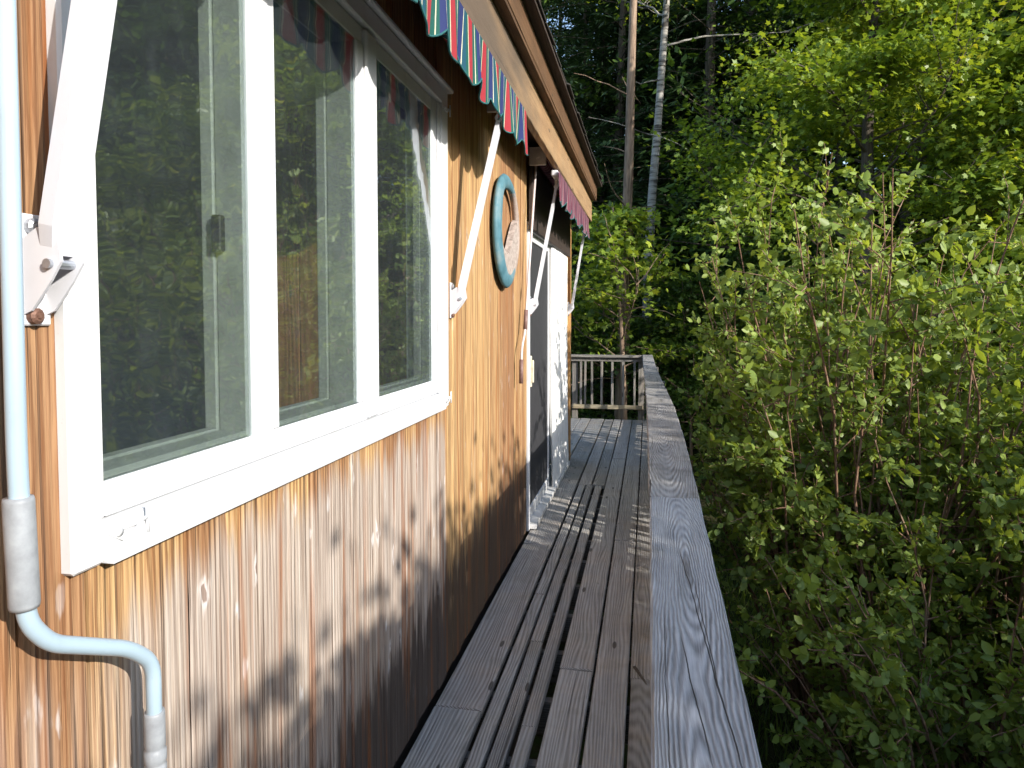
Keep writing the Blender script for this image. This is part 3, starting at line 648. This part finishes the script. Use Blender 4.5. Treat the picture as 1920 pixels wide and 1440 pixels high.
# a splinter lying in the right-hand plank
sp_ = MB().add([(-.055, 2.99, .002), (.0, 2.86, .002), (.012, 2.84, .004), (-.04, 2.985, .010), (.0, 2.875, .009)], [(0, 1, 4, 3), (1, 2, 4), (0, 3, 4, 1)]).build('splinter', RAILX); sp_.parent = deck; sp_.location = (0, -4, .004)
jm = MB().box(-1.2, .13, -.019, .019, -.18, -.0405, b=.002).mesh('joist', JOISTW)
jm2 = MB().box(-.80, .13, -.019, .019, -.18, -.0405, b=.002).mesh('joist', JOISTW)
for i in range(28):
    yy = -.9 + i*.405
    j = put('joist', jm2 if yy < 7.4 else jm, deck); j.location = (0, yy-4, 0)
rim_ = MB().box(.131, .168, -1, 10.24, -.20, -.038, b=.003).build('rim_joist', RAILX); rim_.parent = deck; rim_.location = (0, -4, 0)
for yy in (-.6, 2.4, 5.4, 8.4, 10.1):
    p_ = MB().box(.02, .11, -.045, .045, -1.95, -.19, b=.004).build('support_post', RAILZ); p_.parent = deck; p_.location = (0, yy-4, 0)

# side railing
rail = thing('deck_railing', (.08, 4, 0), 'weathered grey deck railing with a wide cracked cap board running along the walkway', 'railing')
def warped(name, left, right, z, th, mat, parent, yoff):
    """cap board from measured left and right edges, cross-cupped, with eased edges"""
    ys = np.array([p[1] for p in left]); n = 26
    yy = np.linspace(ys[0], ys[-1], n); xl = np.interp(yy, ys, [p[0] for p in left]); xr = np.interp(yy, [p[1] for p in right], [p[0] for p in right])
    prof = [(0, -1), (0, -.12), (.03, 0), (.25, -.03), (.5, -.06), (.75, -.03), (.97, 0), (1, -.12), (1, -1)]
    v = []; k = len(prof)
    for i in range(n):
        jt = .0012*math.sin(i*2.1)
        for u, w_ in prof: v.append((xl[i]+(xr[i]-xl[i])*u + jt, yy[i]-yoff, z + w_*th))
    f = [(i*k+j, (i+1)*k+j, (i+1)*k+(j+1) % k, i*k+(j+1) % k) for i in range(n-1) for j in range(k)] + [tuple(range(k)), tuple((n-1)*k+j for j in range(k))[::-1]]
    o = MB().add(v, f).build(name, mat, None); o.parent = parent; o.location = (-.08, yoff-4, 0); return o
warped('cap_board', [(.010, -1), (.009, .9), (.010, 2.24)], [(.150, -1), (.149, .9), (.164, 2.24)], .950, .038, CAPW, rail, 1.2)
warped('cap_board', [(.008, 2.244), (.003, 3.354), (-.005, 4.5), (-.026, 6.6)], [(.166, 2.244), (.175, 3.354), (.170, 4.5), (.122, 6.6)], .9475, .038, CAPD, rail, 4.4)
warped('cap_board', [(-.027, 6.604), (-.05, 8.2), (-.075, 10.28)], [(.121, 6.604), (.09, 8.2), (.068, 10.28)], .947, .038, CAPD, rail, 8.3)
def rl(name, mat, *a, b=.003):
    o = MB().box(*a, b=b).build(name, mat); o.parent = rail; o.location = (-.08, -4, 0); return o
for a, c in ((-1, 3.3), (3.304, 6.6), (6.604, 10.2)):
    sh = -.03 if c > 10 else 0.0
    rl('sub_rail', CAPW, .035+sh, .073+sh, a, c, .82, .909); rl('bottom_rail', CAPW, .037+sh, .073+sh, a, c, .10, .188)
bm_ = MB().box(-.019, .019, -.019, .019, .03, .908, b=.003).mesh('baluster', RAILZ)
yy = -.85
while yy < 10.1:
    b_ = put('baluster', bm_, rail); b_.location = (.096-.08 - (.03 if yy > 6.6 else 0), yy-4, random.uniform(-.004, .002)); b_.rotation_euler = (0, 0, random.uniform(-.05, .05)); yy += .152
for yy in (1.55, 3.3, 4.9, 6.6, 8.4):
    rl('post', RAILZ, .074-(.03 if yy > 6.6 else 0), .160-(.035 if yy > 6.6 else 0), yy-.045, yy+.045, -.20, .908)

# end railing across the deck
er = thing('end_railing', (-.55, 10.22, 0), 'short grey railing closing the far end of the deck in front of the woods', 'railing')
def eb(name, mat, *a, b=.003):
    o = MB().box(*a, b=b).build(name, mat); o.parent = er; o.location = (.55, -10.22, 0); return o
eb('top_rail', RAILX, -1.13, -.02, 10.205, 10.245, .845, .905); eb('cap_board', RAILX, -1.15, -.08, 10.16, 10.29, .906, .940)
eb('bottom_rail', mat_plank('ochre_bottom_rail_wood', (.38, .33, .23), (.28, .24, .16), (.16, .13, .09), axis=0), -1.10, -.06, 10.205, 10.243, .145, .205)
eb('post', RAILZ, -1.10, -1.015, 10.246, 10.33, -.2, .845); eb('post', RAILZ, -.13, -.045, 10.246, 10.33, -.2, .904)
bx = [-.965, -.905, -.80, -.66, -.505, -.345, -.185]
for q in bx:
    b_ = put('baluster', MB().box(-.016, .016, -.016, .016, .206, .844, b=.003).mesh('baluster', RAILZ), er); b_.location = (q+.55, .004, 0); b_.rotation_euler = (0, random.uniform(-.008, .008), random.uniform(-.1, .1))

# ------------------------------------------------------------------ vegetation
def frames(d, up):
    s = np.cross(d, up); s /= np.linalg.norm(s, axis=1, keepdims=True) + 1e-9; n = np.cross(s, d); return s, n
OVAL = (np.array([(0, 0, 0), (.30, .28, -.08), (.26, .66, -.10), (0, 1, -.06), (-.26, .66, -.10), (-.30, .28, -.08)]), [(0, 1, 2, 3), (0, 3, 4, 5)])
MAPLE = (np.array([(0, 0, 0), (.42, .02, -.05), (.30, .22, -.02), (.56, .52, -.08), (.20, .55, -.02), (0, 1, -.08), (-.20, .55, -.02), (-.56, .52, -.08), (-.30, .22, -.02), (-.42, .02, -.05)]), [(0, 1, 2, 3, 4, 5), (0, 5, 6, 7, 8, 9)])
KITE = (np.array([(0, 0, 0), (.30, .45, -.06), (0, 1, -.05), (-.30, .45, -.06)]), [(0, 1, 2), (0, 2, 3)])
NEED = (np.array([(0, 0, 0), (.10, .5, -.03), (0, 1, -.08), (-.10, .5, -.03)]), [(0, 1, 2), (0, 2, 3)])
BLADE = (np.array([(-.03, 0, 0), (.03, 0, 0), (.022, .55, .05), (0, 1, .25), (-.022, .55, .05)]), [(0, 1, 2, 4), (4, 2, 3)])
def leaf_mesh(name, P, D, UP, size, shape, mat, rnd=None):
    """many leaves as one mesh: P base points, D leaf axis, UP facing, size per leaf"""
    n = len(P); D = D/(np.linalg.norm(D, axis=1, keepdims=True)+1e-9); s, nn = frames(D, UP); L, F = shape
    sz = size.reshape(-1, 1, 1)
    V = P[:, None, :] + sz*(L[None, :, 0:1]*s[:, None, :] + L[None, :, 1:2]*D[:, None, :] + L[None, :, 2:3]*nn[:, None, :])
    k = len(L); V = V.reshape(-1, 3).astype(np.float32)
    loops = []; starts = []; tot = []; base = np.arange(n)[:, None]*k
    per = np.concatenate([np.array(f) for f in F]); ls = (base + per[None, :]).reshape(-1).astype(np.int32)
    cnt = np.tile(np.array([len(f) for f in F]), n).astype(np.int32); st = np.concatenate([[0], np.cumsum(cnt)[:-1]]).astype(np.int32)
    me = bpy.data.meshes.new(name); me.vertices.add(len(V)); me.vertices.foreach_set('co', V.ravel())
    me.loops.add(len(ls)); me.loops.foreach_set('vertex_index', ls); me.polygons.add(len(cnt)); me.polygons.foreach_set('loop_start', st)
    me.update(calc_edges=True); me.materials.append(mat)
    r = rng.random(n) if rnd is None else rnd
    at = me.attributes.new('rnd', 'FLOAT', 'POINT'); at.data.foreach_set('value', np.repeat(r, k).astype(np.float32))
    return me
def bend(p0, d0, L, n, wob, grav, r=None):
    """a wandering polyline"""
    p = np.array(p0, float); d = np.array(d0, float); d /= np.linalg.norm(d); out = [p.copy()]; st = L/n
    for i in range(n):
        d = d + (r or rng).normal(0, wob, 3); d[2] += grav; d /= np.linalg.norm(d); p = p + d*st; out.append(p.copy())
    return np.array(out)
def twig_tubes(lines, name, mat, sides=5):
    m = MB()
    for pts, r0, r1 in lines: m.tube(pts.tolist(), list(np.linspace(r0, r1, len(pts))), sides, cap=False)
    return m
LEAFGRN = mat_leaf('shrub_leaf', [(.02, (.05, .09, .024)), (.35, (.145, .21, .045)), (.65, (.27, .35, .07)), (.86, (.41, .46, .09)), (.955, (.48, .41, .08)), (.985, (.40, .19, .05))], .40, (1.5, 1.35, .5), .45)
LEAFYEL = mat_leaf('maple_leaf', [(.02, (.06, .11, .02)), (.35, (.145, .225, .03)), (.7, (.27, .345, .042)), (.90, (.44, .43, .055)), (.985, (.42, .24, .05))], .40, (1.55, 1.4, .55))
LEAFDRK = mat_leaf('forest_leaf', [(.05, (.04, .08, .02)), (.5, (.09, .155, .032)), (.85, (.155, .225, .042)), (1, (.24, .28, .055))], .36, (1.5, 1.5, .5))
NEEDLE = mat_leaf('hemlock_needle', [(.05, (.022, .048, .022)), (.6, (.05, .092, .034)), (1, (.085, .13, .042))], .12, (1.2, 1.3, .6), .5)
GRASSM = mat_leaf('grass_blade', [(.0, (.07, .12, .025)), (.5, (.13, .19, .04)), (1, (.21, .25, .06))], .35)
STEM = mat_bark('brown_stem_bark', (.07, .035, .022), (.24, .14, .09), (.46, .34, .24))
BARK = mat_bark('rough_grey_bark', (.035, .028, .022), (.10, .08, .062), (.20, .165, .13))
BARKB = mat_bark('brown_furrowed_bark', (.06, .038, .026), (.24, .165, .115), (.42, .31, .22))
BIRCH = mat_bark('birch_bark', (.06, .052, .045), (.27, .25, .22), (.44, .41, .36), True)

def make_shrub(seed, H, Rx, Ry, nstem, leaf, nleaf_per, mat=None, lo=.16, base=.3, lmin=.62, cut=None, xmin=None):
    """arching multi-stem shrub; returns (stems mesh, leaves mesh), origin at its foot"""
    r = np.random.default_rng(seed); lines = []; P = []; D = []; S = []; Q = []
    for i in range(nstem):
        a = r.uniform(0, 2*math.pi); q = math.sqrt(r.uniform(0.02, 1)); p0 = np.array([math.cos(a)*base*q, math.sin(a)*base*q, 0])
        L = H*r.uniform(lmin, 1.06)*(1-.15*q); tgt = np.array([math.cos(a)*Rx*q*.85, math.sin(a)*Ry*q*.85, L])
        pts = bend(p0, tgt+r.normal(0, .1, 3), np.linalg.norm(tgt), 9, .085, -.012*q, r); rr = r.uniform(.008, .018)
        lines.append((pts, rr, .003))
        for j in range(int(r.integers(9, 15))):
            t = r.uniform(lo, 1.0)**.8; k = min(int(t*9), 8); u = t*9-k; b = pts[k]*(1-u)+pts[k+1]*u
            bd = (pts[k+1]-pts[k]); bd /= np.linalg.norm(bd); od = np.array([b[0]*.8, b[1]*.8, 0]); side = r.normal(0, 1, 3); side[2] *= .5
            sl_ = H*r.uniform(.08, .20)*(1.15-.5*t); tw = bend(b, bd*.7+side*.8+od*.35, sl_, 4, .18, -.02, r); lines.append((tw, .0042, .0016))
            for l in range(int(nleaf_per*r.uniform(.6, 1.4))):
                s_ = r.uniform(.12, 1.03); k2 = min(int(s_*4), 3); u2 = s_*4-k2; lp = tw[k2]*(1-u2)+tw[k2+1]*u2
                ld = (tw[k2+1]-tw[k2])/np.linalg.norm(tw[k2+1]-tw[k2])*.5 + r.normal(0, .75, 3); ld[2] -= .18
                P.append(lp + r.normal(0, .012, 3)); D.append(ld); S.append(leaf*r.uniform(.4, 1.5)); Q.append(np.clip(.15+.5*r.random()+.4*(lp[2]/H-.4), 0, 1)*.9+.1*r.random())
    P = np.array(P); D = np.array(D); S = np.array(S); Q = np.array(Q)
    if cut:
        keep = P[:, 2] < cut[0]+cut[1]*P[:, 0]+r.normal(0, .15, len(P)); P, D, S, Q = P[keep], D[keep], S[keep], Q[keep]
        lines = [l for l in lines if (l[0][:, 2] < cut[0]+cut[1]*l[0][:, 0]).all() or l[1] > .007]
        lines = [(l[0][l[0][:, 2] < cut[0]+cut[1]*l[0][:, 0]], l[1], l[2]) for l in lines]; lines = [l for l in lines if len(l[0]) > 1]
    if xmin is not None:
        keep = P[:, 0] > xmin + r.normal(0, .05, len(P)); P, D, S, Q = P[keep], D[keep], S[keep], Q[keep]
        lines = [(l[0][l[0][:, 0] > xmin], l[1], l[2]) for l in lines]; lines = [l for l in lines if len(l[0]) > 1]
    UP = r.normal(0, .62, (len(P), 3)) + np.array([.48, -.33, .62])
    return (twig_tubes(lines, 'stems', STEM, 5).mesh('stems', STEM, True), leaf_mesh('leaves', P, D, UP, np.array(S), OVAL, mat or LEAFGRN, np.array(Q)))

def make_tree(seed, H, tr, base_h, rad, nlimb, nsub, nleaf, leaf, shape, lmat, bmat, flat=.28, spread=.28, lean=0.0, up=.35, top_rad=.25, bare=0):
    """trunk with limbs, sub-branches and sprays of leaves"""
    r = np.random.default_rng(seed); lines = []; P = []; D = []; S = []; Q = []
    tk = bend((0, 0, -.3), (lean, lean*.4, 1), H*.97, 14, .022, .01, r); lines.append((tk, tr, tr*.16)); big = [lines[0]]
    for i in range(bare):
        h = r.uniform(.12, base_h/H); k = int(h*14); a = r.uniform(0, 6.28); l = bend(tk[k], (math.cos(a), math.sin(a), r.uniform(-.2, .5)), r.uniform(.4, 1.5), 5, .12, .0, r); lines.append((l, .016, .004))
    for i in range(nlimb):
        h = base_h + (H*.96-base_h)*((i+r.uniform(0, .9))/nlimb); t = h/H; k = min(int(t*14), 13); b = tk[k]+(tk[k+1]-tk[k])*(t*14-k)
        a = i*2.399+r.uniform(-.5, .5); f = (h-base_h)/(H-base_h+1e-6); prof = math.sin(math.pi*min(1, .28+.72*f))**.7*(1-f)+top_rad*f+.15*(1-f)
        L = rad*prof*r.uniform(.75, 1.25); lb = bend(b, (math.cos(a), math.sin(a), up+.3*f), L, 7, .10, .015, r); lines.append((lb, tr*.22*(1-.6*f), .005))
        for j in range(nsub):
            t2 = r.uniform(.25, 1.0); k2 = min(int(t2*7), 6); bb = lb[k2]+(lb[k2+1]-lb[k2])*(t2*7-k2); dd = (lb[k2+1]-lb[k2])/np.linalg.norm(lb[k2+1]-lb[k2])
            sd = r.normal(0, 1, 3); sd[2] *= .45; sb = bend(bb, dd*.8+sd*.7, L*r.uniform(.18, .42)+.15, 4, .16, -.015, r); lines.append((sb, .009, .003))
            n = int(nleaf*r.uniform(.55, 1.45)); s_ = r.uniform(.2, 1.05, n); k3 = np.minimum((s_*4).astype(int), 3); lp = sb[k3]+(sb[k3+1]-sb[k3])*((s_*4-k3)[:, None])
            sc = np.array([spread, spread, spread*flat])*(L/rad*.5+.6); lp = lp + r.normal(0, 1, (n, 3))*sc
            ld = (lp-bb)*.9 + r.normal(0, .45, (n, 3)); ld[:, 2] -= .22
            P.append(lp); D.append(ld); S.append(leaf*r.uniform(.6, 1.25, n)); Q.append(np.clip(r.random()*.45+r.random(n)*.55, 0, 1))
    P = np.concatenate(P); D = np.concatenate(D); S = np.concatenate(S); Q = np.concatenate(Q); UP = r.normal(0, .38, (len(P), 3))+np.array([.1, -.05, 1])
    return (both(big, 10, lines[1:], 4).mesh('trunk', bmat, True), leaf_mesh('crown', P, D, UP, S, shape, lmat, Q))

def both(a, n, b, k):
    m = twig_tubes(a, '', None, n); q = twig_tubes(b, '', None, k); m.add(q.v, q.f); return m
def make_conifer(seed, H, tr, base_h, rad, nlimb, nleaf):
    r = np.random.default_rng(seed); lines = []; P = []; D = []; S = []
    tk = bend((0, 0, -.3), (0, 0, 1), H, 14, .012, .01, r); big = [(tk, tr, tr*.08)]
    for i in range(int(nlimb*.25)):
        h = r.uniform(.1, base_h/H+.1); k = min(int(h*14), 13); a = r.uniform(0, 6.28); lines.append((bend(tk[k], (math.cos(a), math.sin(a), r.uniform(-.35, .1)), r.uniform(.5, 1.6), 5, .07, -.02, r), .014, .004))
    for i in range(nlimb):
        h = base_h+(H-base_h)*(i/nlimb); t = h/H; k = min(int(t*14), 13); b = tk[k]+(tk[k+1]-tk[k])*(t*14-k); a = i*2.399+r.uniform(-.4, .4); f = i/nlimb
        L = rad*(1-f)**.8*r.uniform(.7, 1.2)+.2; lb = bend(b, (math.cos(a), math.sin(a), .05), L, 6, .06, -.05, r); lines.append((lb, .02*(1-f)+.006, .004))
        n = int(nleaf*(.3+L/rad)); s_ = r.uniform(.15, 1.02, n); k3 = np.minimum((s_*6).astype(int), 5); lp = lb[k3]+(lb[k3+1]-lb[k3])*((s_*6-k3)[:, None])
        dd = np.array([math.cos(a), math.sin(a), -.25]); per = np.array([-math.sin(a), math.cos(a), 0]); w_ = r.normal(0, 1, n)*(1.1-s_)*L*.24
        lp = lp + per[None, :]*w_[:, None]; lp[:, 2] += -abs(w_)*.35+r.normal(0, .05, n)
        P.append(lp); D.append(dd[None, :]*.7+per[None, :]*np.sign(w_)[:, None]*.7+r.normal(0, .3, (n, 3))); S.append(r.uniform(.12, .30, n))
    P = np.concatenate(P); D = np.concatenate(D); S = np.concatenate(S); UP = r.normal(0, .3, (len(P), 3))+np.array([0, 0, 1])
    return (both(big, 8, lines, 4).mesh('trunk', BARK, True), leaf_mesh('crown', P, D, UP, S, NEED, NEEDLE))

def plant(name, meshes, parts, x, y, label, cat, group=None, rz=0., s=1., z=None, tilt=(0, 0)):
    t = thing(name, (x, y, float(ground_h(np.array(x), np.array(y))) if z is None else z), label, cat, group)
    t.rotation_euler = (tilt[0], tilt[1], rz); t.scale = (s, s, s)
    for me, pn in zip(meshes, parts): put(pn, me, t)
    return t
TP = ('trunk', 'crown'); SP = ('stems', 'leaves')

SHR = [make_shrub(11, 4.2, .98, 1.0, 76, .053, 32, lo=.24, xmin=-1.0), make_shrub(12, 3.7, 1.2, 1.1, 58, .053, 36), make_shrub(13, 2.5, 1.2, 1.1, 52, .053, 30, lo=.05)]
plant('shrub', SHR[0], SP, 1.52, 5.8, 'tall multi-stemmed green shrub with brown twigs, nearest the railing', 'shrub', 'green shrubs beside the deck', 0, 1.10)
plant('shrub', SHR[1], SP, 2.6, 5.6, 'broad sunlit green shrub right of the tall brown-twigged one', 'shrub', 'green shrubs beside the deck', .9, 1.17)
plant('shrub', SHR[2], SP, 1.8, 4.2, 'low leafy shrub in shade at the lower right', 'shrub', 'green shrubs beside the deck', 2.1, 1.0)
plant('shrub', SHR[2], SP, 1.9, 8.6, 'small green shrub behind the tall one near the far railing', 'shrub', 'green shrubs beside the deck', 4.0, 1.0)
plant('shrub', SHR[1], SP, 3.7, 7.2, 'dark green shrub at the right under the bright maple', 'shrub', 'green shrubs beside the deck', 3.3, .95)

MAP1 = make_tree(21, 9.5, .16, 2.9, 2.9, 28, 11, 115, .080, MAPLE, LEAFYEL, BARK, flat=.35, spread=.24, up=.30)
MAP2 = make_tree(22, 7.0, .12, 2.3, 2.3, 24, 11, 98, .078, MAPLE, LEAFYEL, BARK, flat=.35, spread=.24, up=.25)
plant('maple_tree', MAP1, TP, 2.9, 10.5, 'sunlit yellow-green maple rising above the shrubs', 'tree', 'bright maples at the edge of the wood')
plant('maple_tree', MAP2, TP, 4.9, 10.0, 'bright green maple at the right edge of the view', 'tree', 'bright maples at the edge of the wood', 1.7)
SML = make_tree(23, 4.2, .055, 1.9, 1.25, 12, 7, 36, .085, MAPLE, LEAFYEL, BARKB, flat=.25, spread=.16, up=.5)
plant('sapling', SML, TP, -.33, 11.2, 'small forked young maple just beyond the end railing', 'tree', None, .4, 1.22)
BRK = make_tree(24, 14, .125, 8.5, 2.4, 14, 7, 40, .11, KITE, LEAFDRK, BARKB, bare=16)
plant('bare_trunk_tree', BRK, TP, -.50, 12.4, 'tall tree with brown furrowed trunk rising behind the end railing', 'tree')
BIR = make_tree(25, 15, .115, 8, 2.4, 16, 7, 44, .09, KITE, LEAFYEL, BIRCH, lean=.0, bare=6)
plant('birch_tree', BIR, TP, .04, 13.4, 'pale birch with grey-white banded trunk right of the brown trunk', 'tree')

# forest behind
DEC = [make_tree(31, 15, .20, 3.0, 4.2, 30, 8, 62, .19, KITE, LEAFDRK, BARK, spread=.42, flat=.4), make_tree(32, 12, .15, 1.8, 3.4, 28, 8, 60, .17, KITE, LEAFDRK, BARK, spread=.40, flat=.4)]
CON = [make_conifer(41, 16, .18, 2.2, 3.0, 110, 150), make_conifer(42, 12, .13, 1.0, 2.4, 90, 150)]
fr = random.Random(5)
spots = []
for d, n, a0, a1 in ((16.5, 9, -11, 34), (20, 11, -12, 44), (25, 13, -16, 60), (31, 14, -20, 70)):
    for i in range(n):
        a = a0+(a1-a0)*(i+fr.uniform(.15, .85))/n; dd = d+fr.uniform(-1.6, 1.6); spots.append((dd*math.sin(R(a)), dd*math.cos(R(a)), a, d))
for dd, a in ((18.5, -5), (19.5, -2), (18, 1.5), (19.5, 4.5), (18.3, 7.5), (23, -3.5), (23, .5), (22.5, 3.5), (36, -6), (36, -2), (37, 1), (36, 5), (37, 9)): spots.append((dd*math.sin(R(a)), dd*math.cos(R(a)), a, dd))
for i, (x, y, a, d) in enumerate(spots):
    con = (a < 9 and fr.random() < .72) or fr.random() < .3
    ms = fr.choice(CON if con else DEC)
    plant('conifer' if con else 'forest_tree', ms, TP, x, y, 'dark hemlock standing in the wood behind the deck' if con else 'leafy dark green tree standing in the wood behind the maples', 'tree', 'dark conifers in the wood' if con else 'leafy trees in the wood', fr.uniform(0, 6.28), fr.uniform(.85, 1.2))
# understory saplings in front of the dark wood
UND = make_tree(51, 3.6, .035, .5, 1.5, 16, 8, 62, .072, MAPLE, LEAFDRK, BARKB, flat=.3, spread=.22, up=.25)
for i, (x, y, s, txt) in enumerate(((-1.7, 12.6, 1.0, 'behind the left end of the end railing'), (.75, 12.4, 1.05, 'right of the birch foot'), (-.9, 14.3, 1.1, 'behind the brown furrowed trunk'), (1.9, 13.6, 1.2, 'behind the tall brown-twigged shrub'), (3.6, 13.5, 1.3, 'behind the tall bright maple'), (5.6, 13.2, 1.2, 'behind the right-edge maple'), (7.2, 12.0, 1.1, 'right of the right-edge maple'), (-3.0, 14.0, 1.2, 'hidden behind the cottage corner'))):
    plant('understory_maple', UND, TP, x, y, 'leafy young maple in the understory, %s' % txt, 'tree', 'young maples in the understory', i*1.3, s)

# out-of-view hedge rows added to shade the deck, and maples mirrored in the panes
SHADE_HED = [make_shrub(k, 6.3, 1.0, .95, 84, .085, 19, lmin=.97, lo=.08, cut=((.96, .90)[k % 2]+1.75+.548*5.0, .548)) for k in (61, 62)]  # added hedge, tops trimmed along the sun's slope to shade the rail cap
for i, (x, y, txt) in enumerate(((5.0, -4.6, 'seventh'), (5.0, -3.8, 'sixth'), (5.0, -3.0, 'fifth'), (5.0, -2.25, 'fourth'), (5.0, -1.5, 'third'), (5.0, -.7, 'second'), (5.0, .1, 'first'))):
    plant('shade_hedge_shrub', SHADE_HED[i % 2], SP, x, y, 'tall hedge shrub added out of view to shade the deck, %s behind the low hedge' % txt, 'shrub', 'out-of-view shrubs added for shade', z=-1.75)
for i, (x, y, s, txt) in enumerate(((5.1, 1.2, 1.22, 'next to the tall hedge'), (5.4, 2.4, 1.12, 'second from the tall hedge'), (5.3, 3.6, 1.08, 'third from the tall hedge'), (5.6, 4.9, .95, 'nearest the bright maple'))):
    plant('shade_hedge_shrub', SHR[1], SP, x, y, 'low green shrub added out of view for shade, %s' % txt, 'shrub', 'out-of-view shrubs added for shade', i*1.7, s)
for i, (x, y, s, k, txt) in enumerate(((9.0, 11.0, 1.0, 0, 'the nearest'), (11.0, 9.0, .9, 1, 'the lowest'), (10.5, 14.0, 1.1, 0, 'behind the others'), (13.5, 11.5, 1.1, 0, 'the farthest right'))):
    plant('maple_tree', (MAP1, MAP2)[k], TP, x, y, 'sunlit maple mirrored in the window panes, %s' % txt, 'tree', 'leafy trees mirrored in the panes', i*2.2, s)

# grass and ground cover at the foot of the shrubs
n = 26000; r = rng; gx_ = r.uniform(.4, 5.5, n); gy_ = r.uniform(3.0, 10.0, n); gp = np.stack([gx_, gy_, ground_h(gx_, gy_)], 1)
gd = r.normal(0, .35, (n, 3))+np.array([0, 0, 1]); o = put('grass', leaf_mesh('grass', gp, gd, r.normal(0, 1, (n, 3)), r.uniform(.07, .22, n), BLADE, GRASSM)); tag(o, 'short grass growing below the deck and round the shrubs', 'grass', None, 'stuff')
n = 9000; gx_ = r.uniform(-4, 9, n); gy_ = r.uniform(8.5, 22, n); gp = np.stack([gx_, gy_, ground_h(gx_, gy_)+r.uniform(.05, .5, n)], 1)
gd = r.normal(0, 1, (n, 3)); gd[:, 2] *= .3; o = put('undergrowth', leaf_mesh('undergrowth', gp, gd, r.normal(0, .3, (n, 3))+np.array([0, 0, 1]), r.uniform(.08, .2, n), OVAL, LEAFDRK)); tag(o, 'low leafy undergrowth on the woodland floor', 'undergrowth', None, 'stuff')
